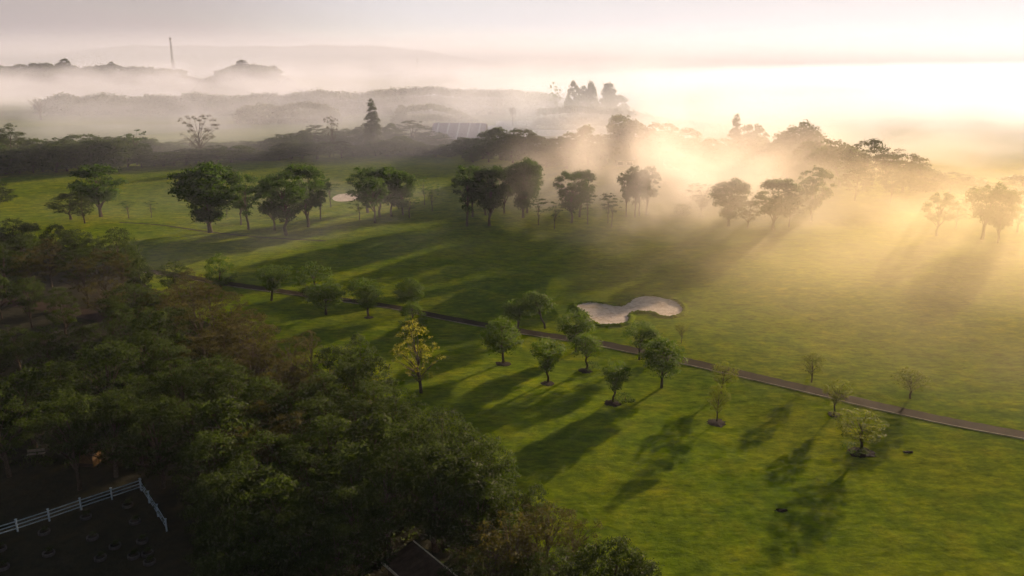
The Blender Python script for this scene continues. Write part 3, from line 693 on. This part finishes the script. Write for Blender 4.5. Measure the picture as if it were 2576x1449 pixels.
# ------------------------------------------------------------------ the dark wood
G = 'trees of the dark wood in the foreground'
wood = []
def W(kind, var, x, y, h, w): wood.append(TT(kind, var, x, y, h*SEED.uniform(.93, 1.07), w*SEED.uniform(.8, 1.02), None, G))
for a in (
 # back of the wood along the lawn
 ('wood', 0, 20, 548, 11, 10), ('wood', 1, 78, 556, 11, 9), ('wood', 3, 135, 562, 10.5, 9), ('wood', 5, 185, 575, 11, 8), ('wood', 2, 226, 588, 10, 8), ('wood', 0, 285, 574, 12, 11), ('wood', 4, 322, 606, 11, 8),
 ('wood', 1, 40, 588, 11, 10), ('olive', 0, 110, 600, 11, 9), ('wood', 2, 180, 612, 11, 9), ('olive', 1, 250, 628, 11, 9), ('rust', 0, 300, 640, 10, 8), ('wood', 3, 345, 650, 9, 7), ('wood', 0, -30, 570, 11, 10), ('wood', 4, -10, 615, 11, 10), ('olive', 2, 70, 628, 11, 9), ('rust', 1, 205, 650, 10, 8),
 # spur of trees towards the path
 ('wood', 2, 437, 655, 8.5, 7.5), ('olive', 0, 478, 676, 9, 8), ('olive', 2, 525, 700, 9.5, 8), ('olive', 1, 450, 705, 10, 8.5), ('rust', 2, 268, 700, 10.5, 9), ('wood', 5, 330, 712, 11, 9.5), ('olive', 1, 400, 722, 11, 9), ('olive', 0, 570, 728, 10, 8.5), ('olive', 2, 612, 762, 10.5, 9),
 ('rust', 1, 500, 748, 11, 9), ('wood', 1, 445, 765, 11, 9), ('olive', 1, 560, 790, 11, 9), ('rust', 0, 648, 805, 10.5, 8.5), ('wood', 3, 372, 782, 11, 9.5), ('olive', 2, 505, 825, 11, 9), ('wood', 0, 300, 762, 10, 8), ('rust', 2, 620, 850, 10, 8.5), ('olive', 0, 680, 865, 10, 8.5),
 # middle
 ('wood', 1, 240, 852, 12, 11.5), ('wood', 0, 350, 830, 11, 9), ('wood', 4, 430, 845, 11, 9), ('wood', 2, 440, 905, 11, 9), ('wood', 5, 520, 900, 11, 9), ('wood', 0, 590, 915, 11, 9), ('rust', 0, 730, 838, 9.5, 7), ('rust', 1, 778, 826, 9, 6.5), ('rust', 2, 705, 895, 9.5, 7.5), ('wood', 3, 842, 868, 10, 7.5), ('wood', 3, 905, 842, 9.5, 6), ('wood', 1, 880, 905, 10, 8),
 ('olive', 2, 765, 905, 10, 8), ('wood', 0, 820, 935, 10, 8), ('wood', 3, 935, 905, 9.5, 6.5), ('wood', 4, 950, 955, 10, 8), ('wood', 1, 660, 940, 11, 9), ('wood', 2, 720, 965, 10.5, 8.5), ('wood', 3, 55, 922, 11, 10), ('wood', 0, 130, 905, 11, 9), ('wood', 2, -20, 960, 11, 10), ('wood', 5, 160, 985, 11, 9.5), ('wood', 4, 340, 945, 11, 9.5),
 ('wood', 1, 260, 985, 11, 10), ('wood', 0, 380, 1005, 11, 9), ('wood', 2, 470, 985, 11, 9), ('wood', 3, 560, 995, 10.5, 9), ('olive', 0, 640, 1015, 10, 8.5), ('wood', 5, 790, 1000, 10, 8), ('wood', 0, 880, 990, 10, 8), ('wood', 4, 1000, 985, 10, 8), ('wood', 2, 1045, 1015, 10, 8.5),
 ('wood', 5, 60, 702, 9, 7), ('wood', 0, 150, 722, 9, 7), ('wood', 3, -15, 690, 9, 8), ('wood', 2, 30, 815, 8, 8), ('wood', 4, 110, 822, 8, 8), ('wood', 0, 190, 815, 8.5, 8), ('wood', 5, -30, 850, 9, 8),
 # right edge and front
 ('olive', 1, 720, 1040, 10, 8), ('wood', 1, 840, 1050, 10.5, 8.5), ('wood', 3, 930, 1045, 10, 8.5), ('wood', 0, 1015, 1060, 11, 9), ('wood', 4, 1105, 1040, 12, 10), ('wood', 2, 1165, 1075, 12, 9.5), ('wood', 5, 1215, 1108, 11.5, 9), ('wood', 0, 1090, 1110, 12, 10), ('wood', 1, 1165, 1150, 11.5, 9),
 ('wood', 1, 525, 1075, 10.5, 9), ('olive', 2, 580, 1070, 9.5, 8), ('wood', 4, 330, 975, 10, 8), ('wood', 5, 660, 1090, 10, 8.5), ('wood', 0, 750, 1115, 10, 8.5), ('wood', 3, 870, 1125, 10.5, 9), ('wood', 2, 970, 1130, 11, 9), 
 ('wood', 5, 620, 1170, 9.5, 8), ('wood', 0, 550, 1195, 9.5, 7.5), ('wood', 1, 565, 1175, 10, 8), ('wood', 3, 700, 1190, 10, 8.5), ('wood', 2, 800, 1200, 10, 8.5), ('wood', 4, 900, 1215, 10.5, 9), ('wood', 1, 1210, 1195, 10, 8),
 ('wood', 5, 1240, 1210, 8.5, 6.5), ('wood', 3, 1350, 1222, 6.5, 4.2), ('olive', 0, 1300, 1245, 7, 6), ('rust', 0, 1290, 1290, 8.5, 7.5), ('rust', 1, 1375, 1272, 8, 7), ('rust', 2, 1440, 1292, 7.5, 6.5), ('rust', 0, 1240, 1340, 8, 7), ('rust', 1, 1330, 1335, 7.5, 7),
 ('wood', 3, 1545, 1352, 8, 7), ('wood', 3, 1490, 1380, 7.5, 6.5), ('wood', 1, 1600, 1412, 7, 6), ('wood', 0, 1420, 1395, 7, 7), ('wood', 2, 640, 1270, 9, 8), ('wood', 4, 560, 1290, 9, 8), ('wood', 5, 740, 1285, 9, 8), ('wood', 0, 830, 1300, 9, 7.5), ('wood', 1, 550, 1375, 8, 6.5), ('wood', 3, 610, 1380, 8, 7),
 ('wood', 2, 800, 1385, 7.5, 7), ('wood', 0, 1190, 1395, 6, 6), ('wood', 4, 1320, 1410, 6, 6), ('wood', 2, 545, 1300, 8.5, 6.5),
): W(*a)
LOOK = {'broadleaf_tree': 'dark green', 'olive_tree': 'olive brown', 'russet_tree': 'russet'}
rows = {}
for o in wood: rows.setdefault(int((o.location.y - 40)//11), []).append(o)
keys = sorted(rows)
for ri, k in enumerate(keys):
    r = sorted(rows[k], key=lambda o: o.location.x)
    for i, o in enumerate(r):
        lk = LOOK[o.name.split('.')[0]]
        o['label'] = f'{lk} tree of the dark wood, {ordw(i)} from left in the {"front" if ri == 0 else ordw(ri)} row'
tree('lime', 0, at(690, 1480), 6.2, 2.6, 'sunlit lime green sapling at the bottom of the dark wood')
tree('lime', 1, at(722, 1490), 5.2, 2.4, 'smaller lime green sapling right of the sunlit one')

def undergrowth():
    rng = np.random.default_rng(77); rnd = random.Random(77); poly = outline(FLOOR, 3); cl = []
    px_ = [p.x for p in poly]; py_ = [p.y for p in poly]
    def inside(x, y):
        c = False; j = len(poly)-1
        for i in range(len(poly)):
            if (poly[i].y > y) != (poly[j].y > y) and x < (poly[j].x-poly[i].x)*(y-poly[i].y)/(poly[j].y-poly[i].y) + poly[i].x: c = not c
            j = i
        return c
    pad = [at(-40, 1220), at(430, 1215), at(420, 1449), at(-60, 1470)]
    while len(cl) < 900:
        x, y = rnd.uniform(-75, 22), rnd.uniform(52, 175)
        if inside(x, y) and not (x < -17 and y < 84):
            cl.append((x, y, hgt(x, y) + .2, rnd.uniform(.5, 1.3)))
    P, Nn, Tt = clump_leaves(rng, np.array([c[:3] for c in cl]), [c[3] for c in cl], 26, .8)
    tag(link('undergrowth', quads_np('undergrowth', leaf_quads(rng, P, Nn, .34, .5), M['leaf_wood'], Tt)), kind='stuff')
undergrowth()

# ------------------------------------------------------------------ white paddock fence
def fence(name, pts, label):
    e = empty(name, pts[0]); tag(e, label, 'fence')
    for i, p in enumerate(pts):
        q = p - pts[0]; mb = MB().box((q.x, q.y, q.z+.62), (.13, .13, 1.55)); mb.box((q.x, q.y, q.z+1.42), (.20, .20, .06)); mb.build('post', M['white'], e)
    for z in (.42, .80, 1.18):
        mb = MB()
        for a, b in zip(pts, pts[1:]):
            u = (b-a).normalized()*.078
            mb.bar(a - pts[0] + u + Vector((0, 0, z)), b - pts[0] - u + Vector((0, 0, z)), .05, .10)
        mb.build('rail', M['white'], e)
    return e
fp = [at(x, y) for x, y in ((-42, 1365), (45, 1338), (125, 1311.5), (205, 1283.5), (282.5, 1257.5), (355, 1233))]
fence('paddock_fence', fp, 'white three rail fence running across the dark lower left corner')
fq = [at(x, y) for x, y in ((355, 1233), (376, 1266), (398, 1300), (420, 1337))]
d0 = (fq[1]-fq[0]).normalized()*.25; fq[0] = fq[0] + d0
fence('paddock_fence', fq, 'short white fence side overgrown by a climbing plant, running towards the camera')
rng = np.random.default_rng(5); cl = []
for a, b in zip(fq, fq[1:]):
    for k in range(6):
        q = a.lerp(b, rng.uniform()); cl.append((q.x, q.y, q.z + rng.uniform(.7, 1.3), rng.uniform(.12, .26)))
P_, N_, T_ = clump_leaves(rng, np.array([c[:3] for c in cl]), [c[3] for c in cl], 900, 1)
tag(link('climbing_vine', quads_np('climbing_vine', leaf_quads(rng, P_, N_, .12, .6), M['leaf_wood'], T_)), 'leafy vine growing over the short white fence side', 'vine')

# round planter rings in the paddock
G = 'round planter rings in the fenced paddock'
first = None
for i, (zx, zy) in enumerate(((965, 915), (650, 1005), (1020, 1040), (335, 1120), (700, 1160), (370, 1280), (1075, 1185), (760, 1315), (1010, 1300), (1115, 1280), (25, 1385), (5, 1245), (1130, 1345), (870, 1225))):
    p = at(zx/3, 968.6 + zy/3)
    if first is None:
        e = empty('planter_ring', p); mb = MB(); n = 20
        for k, (r, z) in enumerate(((.56, -.1), (.56, .30), (.44, .32), (.42, .12))):
            for j in range(n): a = 6.2832*j/n; mb.v.append((r*math.cos(a), r*math.sin(a), z))
        for k in range(3):
            for j in range(n): mb.f.append((k*n+j, k*n+(j+1) % n, (k+1)*n+(j+1) % n, (k+1)*n+j))
        r_ = mb.build('rim', M['concrete'], e)
        s = MB(); s.v = [(.43*math.cos(6.2832*j/n), .43*math.sin(6.2832*j/n), .17) for j in range(n)] + [(0, 0, .22)]; s.f = [(j, (j+1) % n, n) for j in range(n)]
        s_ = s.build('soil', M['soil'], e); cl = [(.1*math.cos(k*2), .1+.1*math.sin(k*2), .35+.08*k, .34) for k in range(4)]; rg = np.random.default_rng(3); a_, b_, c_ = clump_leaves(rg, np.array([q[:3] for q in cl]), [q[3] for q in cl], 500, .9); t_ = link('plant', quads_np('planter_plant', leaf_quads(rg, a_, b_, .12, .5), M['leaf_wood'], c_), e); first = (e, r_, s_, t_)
    else:
        e = first[0].copy(); COL.objects.link(e); e.location = p
        for c in first[1:]:
            d = c.copy(); COL.objects.link(d); d.parent = e
    tag(e, f'pale round planter ring, {ordw(i)} counting away from the fence corner', 'planter', G)

# brown roofed hut at the bottom edge
def hut():
    A = at(1039, 1363.5, 3.0); Bp = at(1144, 1449, 3.0); D = at(962, 1415, 2.45)
    u = (Bp-A); u.z = 0; u.normalize(); wv = D - A; wv.z = 0; L_ = 7.0; drop = .55
    wl = wv.length; w = wv.normalized(); E = empty('hut', (A.x, A.y, 0)); tag(E, 'small hut with brown sloping roof and pale edge boards at the bottom edge', 'hut')
    a, b, c, d = Vector((0, 0, 3.0)), u*L_ + Vector((0, 0, 3.0)), u*L_ + wv + Vector((0, 0, 3-drop)), wv + Vector((0, 0, 3-drop))
    up = Vector((0, 0, .07)); mb = MB(); mb.v = [tuple(q) for q in (a, b, c, d, a+up, b+up, c+up, d+up)]
    mb.f = [(0, 3, 2, 1), (4, 5, 6, 7), (0, 1, 5, 4), (1, 2, 6, 5), (2, 3, 7, 6), (3, 0, 4, 7)]
    for k in range(1, 12):      # standing seams
        q = a.lerp(b, k/12) + up*1.25; r2 = d.lerp(c, k/12) + up*1.25; mb.bar(q, r2, .05, .05)
    rf = mb.build('roof', M['roof_brown'], E)
    MB().bar(a - w*.05 + up*.4, b - w*.05 + up*.4, .09, .24).build('edge_board', M['trim'], rf)
    MB().bar(d + w*.05 + up*.4, c + w*.05 + up*.4, .09, .24).build('edge_board', M['trim'], rf)
    i1, i2 = w*.35 + u*.35, wv - w*.35 + u*.35; mb = MB()
    for p0, p1, h in ((i1, i1+u*(L_-.7), 2.9), (i2, i2+u*(L_-.7), 2.5), (i1, i2, 2.55), (i1+u*(L_-.7), i2+u*(L_-.7), 2.55)):
        mb.bar(p0 + Vector((0, 0, h/2)), p1 + Vector((0, 0, h/2)), .12, h)
    mb.build('wall', M['timber'], E)
hut()

# tan boarded shed front and bench among the dark trees
p = at(226, 1166); E = empty('shed', p, R(-8)); tag(E, 'small tan boarded shed among the dark trees above the white fence', 'shed')
mb = MB()
for k in range(7): mb.box((-.9 + k*.3, 0, 1.0), (.285, 1.6, 2.0 - .0))
mb.build('wall', M['timber'], E)
MB().box((0, 0, 2.06), (2.5, 2.1, .08), 0, .08).build('roof', M['roof_brown'], E)
MB().box((0, -.83, .25), (2.16, .05, .34)).build('plinth', M['dirt'], E)
p = at(92, 1150); E = empty('bench', p, R(14)); tag(E, 'pale wooden bench left of the tan shed', 'bench')
MB().box((0, 0, .45), (1.9, .42, .07)).build('seat', M['bench_wood'], E)
MB().box((0, .24, .78), (1.9, .06, .34)).build('backrest', M['bench_wood'], E)
for sx in (-.8, .8): MB().box((sx, 0, .2), (.09, .4, .42)).build('leg', M['bark'], E)

# ------------------------------------------------------------------ masts
def lattice(x, yb, yt, dist, label, base_z=None, w=1.6):
    d = ray(x, yb); t = dist/d.y; z0 = CAMH + d.z*t if base_z is None else base_z; e = ray(x, yt); h = CAMH + e.z*dist/e.y - z0
    E = empty('radio_mast', (d.x*t, dist, z0)); tag(E, label, 'mast'); mb = MB(); hw = w/2
    cor = [(-hw, -hw), (hw, -hw), (hw, hw), (-hw, hw)]
    for cx, cy in cor: mb.tube([(cx, cy, -4), (cx*.5, cy*.5, h)], [.16, .12], 5)
    n = int(h/3.2)
    for k in range(n):
        z1, z2 = h*k/n, h*(k+1)/n; s1, s2 = 1-.5*k/n, 1-.5*(k+1)/n
        for i in range(4):
            a, b = cor[i], cor[(i+1) % 4]
            mb.bar((a[0]*s1, a[1]*s1, z1), (b[0]*s2, b[1]*s2, z2), .12, .12); mb.bar((a[0]*s2, a[1]*s2, z2), (b[0]*s2, b[1]*s2, z2), .1, .1)
    mb.build('frame', M['steel'], E)
    for k, (zz, n) in enumerate(((h*.97, 3), (h*.70, 2))):
        for j in range(n):
            a = 2.1*j + k; MB().box((1.2*math.cos(a), 1.2*math.sin(a), zz), (.7, .7, 2.6)).build('antenna', M['steel'], E)
    MB().tube([(0, 0, h), (0, 0, h+3.5)], [.1, .05], 5).build('spike', M['steel'], E)
lattice(436, 172, 95, 1380, 'tall lattice radio mast rising from the far mist', None, 3.2)
lattice(1050, 170, 148, 2600, 'faint distant mast in bright haze', None, 3.0)
def monopole():
    p = at(1290, 345); h = top_height(p, 270); E = empty('phone_mast', p); tag(E, 'slim pole mast with a crown of antennas above the pale roofs', 'mast')
    MB().tube([(0, 0, 0), (0, 0, h)], [.5, .32], 8).build('pole', M['steel'], E)
    for j in range(6):
        a = j*1.047; mb = MB().box((1.7*math.cos(a), 1.7*math.sin(a), h-3.2 + (j % 2)*1.0), (.5, .5, 4.6)); mb.bar((0, 0, h-3), (1.7*math.cos(a), 1.7*math.sin(a), h-3), .15, .15); mb.build('antenna', M['steel'], E)
    for j in range(3): MB().tube([(.5*math.cos(j*2.1), .5*math.sin(j*2.1), h), (.9*math.cos(j*2.1), .9*math.sin(j*2.1), h+2.4)], [.08, .05], 4).build('whip_antenna', M['steel'], E)
monopole()

# ------------------------------------------------------------------ far buildings
def building(name, x, yb, wpx, hwall, rise, depth, roofm, label, ribs=0, rz=0.0, wallm='wall'):
    p = at(x, yb); w = width_at(p, wpx); E = empty(name, p, rz); tag(E, label, 'building')
    hw, hd = w/2, depth/2
    mb = MB(); mb.box((0, 0, hwall/2), (w-.8, depth-.8, hwall)); mb.build('wall', M[wallm], E)
    o, th = .5, .18; mb = MB()
    for s in (-1, 1):
        y0, y1 = s*(hd+o), 0.0; z0, z1 = hwall+.02, hwall + rise; k = len(mb.v)
        mb.v += [(-hw-o, y0, z0), (hw+o, y0, z0), (hw+o, y1, z1), (-hw-o, y1, z1), (-hw-o, y0, z0+th), (hw+o, y0, z0+th), (hw+o, y1, z1+th), (-hw-o, y1, z1+th)]
        mb.f += [tuple(k+i for i in q) for q in ((0, 3, 2, 1), (4, 5, 6, 7), (0, 1, 5, 4), (1, 2, 6, 5), (3, 0, 4, 7))]
    rf = mb.build('roof', M[roofm], E)
    if ribs:
        for k in range(ribs):
            x0 = -hw + w*(k+.5)/ribs; mb = MB()
            for s in (-1, 1): mb.bar((x0, s*(hd+o), hwall+th+.1), (x0, 0, hwall+rise+th+.1), .9, .22)
            mb.build('roof_light', M['rooflight'], rf)
    n = max(2, int(w/7))
    for k in range(n): MB().box((-hw + w*(k+.5)/n, -hd+.38, hwall*.5), (w/n*.5, .12, hwall*.45)).build('window', M['dark'], E)
    return E
building('warehouse', 1158, 366, 130, 5.0, 8.0, 34, 'roof_purple', 'long mauve roofed warehouse with pale roof strips behind the belt', 5, R(-4))
building('warehouse', 1215, 346, 150, 4.5, 3.2, 24, 'roof_white', 'low white roofed warehouse behind the mauve one', 0, R(-3))
building('warehouse', 1300, 330, 100, 4.5, 2.8, 24, 'roof_white', 'white roofed shed farthest back by the slim mast')
building('warehouse', 1400, 352, 130, 3.5, 2.6, 24, 'roof_white', 'pale flat roofed building half lost in mist right of the slim mast')
building('house', 1570, 412, 46, 3.0, .9, 26, 'roof_metal', 'bright white roofed house glowing in the golden mist', 0, R(-6))
building('house', 1688, 420, 34, 2.8, .8, 24, 'roof_metal', 'smaller white roofed house right of the bright one', 0, R(-6))

# ------------------------------------------------------------------ sky, sun, air
w = bpy.data.worlds.new('World'); scene.world = w; w.use_nodes = True; nt = w.node_tree; nt.nodes.clear(); L = nt.links.new
sky = N(nt, 'ShaderNodeTexSky', sky_type='NISHITA'); sky.sun_disc = False; sky.sun_elevation = SUN_EL; sky.sun_rotation = SUN_AZ
sky.air_density = 1.0; sky.dust_density = 4.0; sky.ozone_density = 1.0; sky.altitude = 50
# thin overcast veil: bright round the sun, mauve grey away from it, darker blue grey overhead
tc = N(nt, 'ShaderNodeTexCoord'); nv = N(nt, 'ShaderNodeVectorMath', operation='NORMALIZE'); L(tc.outputs['Generated'], nv.inputs[0])
dp = N(nt, 'ShaderNodeVectorMath', operation='DOT_PRODUCT'); L(nv.outputs[0], dp.inputs[0])
dp.inputs[1].default_value = (math.sin(SUN_AZ)*math.cos(SUN_EL), math.cos(SUN_AZ)*math.cos(SUN_EL), math.sin(SUN_EL))
sx = N(nt, 'ShaderNodeSeparateXYZ'); L(nv.outputs[0], sx.inputs[0])
gl = N(nt, 'ShaderNodeMapRange', interpolation_type='SMOOTHSTEP'); L(dp.outputs['Value'], gl.inputs[0]); gl.inputs[1].default_value = SKY_G[0]; gl.inputs[2].default_value = SKY_G[1]
up = N(nt, 'ShaderNodeMapRange', interpolation_type='SMOOTHSTEP'); L(sx.outputs['Z'], up.inputs[0]); up.inputs[1].default_value = .12; up.inputs[2].default_value = .7
veil = mixc(nt, SKY_FAR, SKY_SUN, gl.outputs[0]); veil = mixc(nt, veil, SKY_UP, up.outputs[0])
bg = N(nt, 'ShaderNodeBackground'); bg.inputs['Strength'].default_value = .1
L(mixc(nt, mixc(nt, sky.outputs[0], (2.0, 1.95, 1.9), 1.0, 'DARKEN'), veil, .85), bg.inputs['Color'])
o = N(nt, 'ShaderNodeOutputWorld'); L(bg.outputs[0], o.inputs['Surface'])

sl = bpy.data.lights.new('sun', 'SUN'); sl.energy = 5.0; sl.angle = R(.6); sl.color = (1.0, .72, .48)
so = bpy.data.objects.new('sun', sl); COL.objects.link(so)
sd = Vector((math.sin(SUN_AZ)*math.cos(SUN_EL), math.cos(SUN_AZ)*math.cos(SUN_EL), math.sin(SUN_EL)))
so.rotation_euler = sd.to_track_quat('Z', 'Y').to_euler(); so.location = (100, 100, 200)

import os
HAZE = os.environ.get('NOHAZE') is None
def vol_mat(name, density, color, g, build=None, step=1.0):
    m, nt = new_mat(name); L = nt.links.new
    v = N(nt, 'ShaderNodeVolumePrincipled'); v.inputs['Color'].default_value = (*color, 1); v.inputs['Density'].default_value = density; v.inputs['Anisotropy'].default_value = g
    if build: L(build(nt), v.inputs['Density'])
    o = N(nt, 'ShaderNodeOutputMaterial'); L(v.outputs[0], o.inputs['Volume'])
    m.cycles.volume_step_rate = step; m.cycles.homogeneous_volume = build is None; return m
if HAZE:
    hm = vol_mat('haze_air', .00009, (.47, .52, .68), .3)
    tag(MB().box((0, 7500, 150), (40000, 17000, 304)).build('haze', hm), kind='stuff')
    import bmesh
    def mist(c, r, dens, seed, scale=.02, lo=.42, hi=.62, g=.4, step=.5, color=(.97, .94, .90), flat=2.5, soft=1.0, dist=.5):
        """soft-edged mist bank: ellipsoid with semi-axes r about c"""
        def f(nt):
            tc = N(nt, 'ShaderNodeTexCoord'); L = nt.links.new
            ln = N(nt, 'ShaderNodeVectorMath', operation='LENGTH'); L(tc.outputs['Object'], ln.inputs[0])
            fall = mth(nt, 'SUBTRACT', 1.0, mth(nt, 'POWER', ln.outputs['Value'], 2.0)); fall = mth(nt, 'POWER', mth(nt, 'MAXIMUM', fall, 0.0), soft)
            geo = N(nt, 'ShaderNodeNewGeometry'); mp = N(nt, 'ShaderNodeMapping'); mp.inputs['Scale'].default_value = (1, 1, flat); mp.inputs['Location'].default_value = (seed*31.7, seed*17.3, seed)
            L(geo.outputs['Position'], mp.inputs['Vector']); n = noise(nt, scale, 4, .58, mp.outputs[0], dist)
            mr = N(nt, 'ShaderNodeMapRange', interpolation_type='SMOOTHSTEP'); L(n.outputs['Fac'], mr.inputs[0]); mr.inputs[1].default_value = lo; mr.inputs[2].default_value = hi
            return mth(nt, 'MULTIPLY', mth(nt, 'MULTIPLY', fall, mr.outputs[0]), dens)
        bm = bmesh.new(); bmesh.ops.create_icosphere(bm, subdivisions=3, radius=1.02); me = bpy.data.meshes.new('mist'); bm.to_mesh(me); bm.free()
        me.materials.append(vol_mat('mist', dens, color, g, f, step)); ob = link('mist', me, None, c); ob.scale = r; return tag(ob, kind='stuff')
    GOLD = (.84, .73, .48)
    PEACH = (.90, .86, .82)
    FAR = (.68, .74, .84)
    mist((44, 248, 4), (64, 76, 37), .032, 1, .030, .36, .66, g=.32, color=(.80, .76, .73), flat=.9, soft=2.2, dist=1.4)
    mist((84, 335, 8), (74, 66, 40), .009, 9, .024, .36, .66, g=.28, color=(.80, .76, .73), flat=.9, soft=1.8, dist=1.4)
    mist((106, 270, 3), (120, 110, 24), .0070, 2, .022, .32, .62, g=.36, color=(.80, .71, .54))
    mist((102, 160, 1), (94, 94, 26), .0068, 3, .026, .22, .64, g=.38, color=GOLD)
    mist((170, 385, 4), (120, 75, 36), .010, 10, .025, .34, .62, g=.18, color=(.68, .66, .66))
    mist((70, 510, 6), (170, 110, 52), .013, 11, .018, .36, .64, g=.2, color=FAR, flat=1.2, soft=1.4)
    mist((150, 465, 4), (220, 110, 28), .006, 4, .025, .38, .62, g=.2, color=FAR)
    mist((-200, 960, 3), (1100, 480, 54), .006, 5, .012, .36, .62, g=.05, color=(.74, .79, .95))
    mist((-110, 480, 4), (340, 175, 38), .0046, 12, .018, .30, .64, g=.08, color=(.74, .78, .90), flat=1.5, soft=1.2)
    mist((-75, 225, 1), (90, 80, 13), .003, 6, color=(.8, .84, .92))
    mist((390, 700, 3), (330, 220, 24), .0060, 13, .012, .15, .60, g=.35, color=(.76, .80, .90))
    mist((700, 1100, 4), (900, 560, 50), .0055, 7, .010, .15, .58, g=.25, color=(.68, .80, 1.0))
    mist((400, 4300, 5), (12000, 2900, 230), .0013, 8, .0012, .05, .6, g=.12, color=(.50, .55, .68), soft=2.0)

# ------------------------------------------------------------------ camera and render
cam = bpy.data.cameras.new('camera'); cam.sensor_width = 36; cam.lens = F/IW*36; cam.clip_end = 30000; cam.clip_start = .5
co = bpy.data.objects.new('camera', cam); COL.objects.link(co); co.location = (0, 0, CAMH); co.rotation_euler = (R(90)-PITCH, 0, 0)
scene.camera = co
scene.view_settings.view_transform = 'Standard'; scene.view_settings.look = 'None'; scene.view_settings.gamma = 1
scene.view_settings.exposure = 1.9
cy = scene.cycles
cy.volume_bounces = 2; cy.max_bounces = 6; cy.diffuse_bounces = 2; cy.transmission_bounces = 3; cy.use_adaptive_sampling = True; cy.adaptive_threshold = .03
cy.use_denoising = True; cy.volume_max_steps = 128
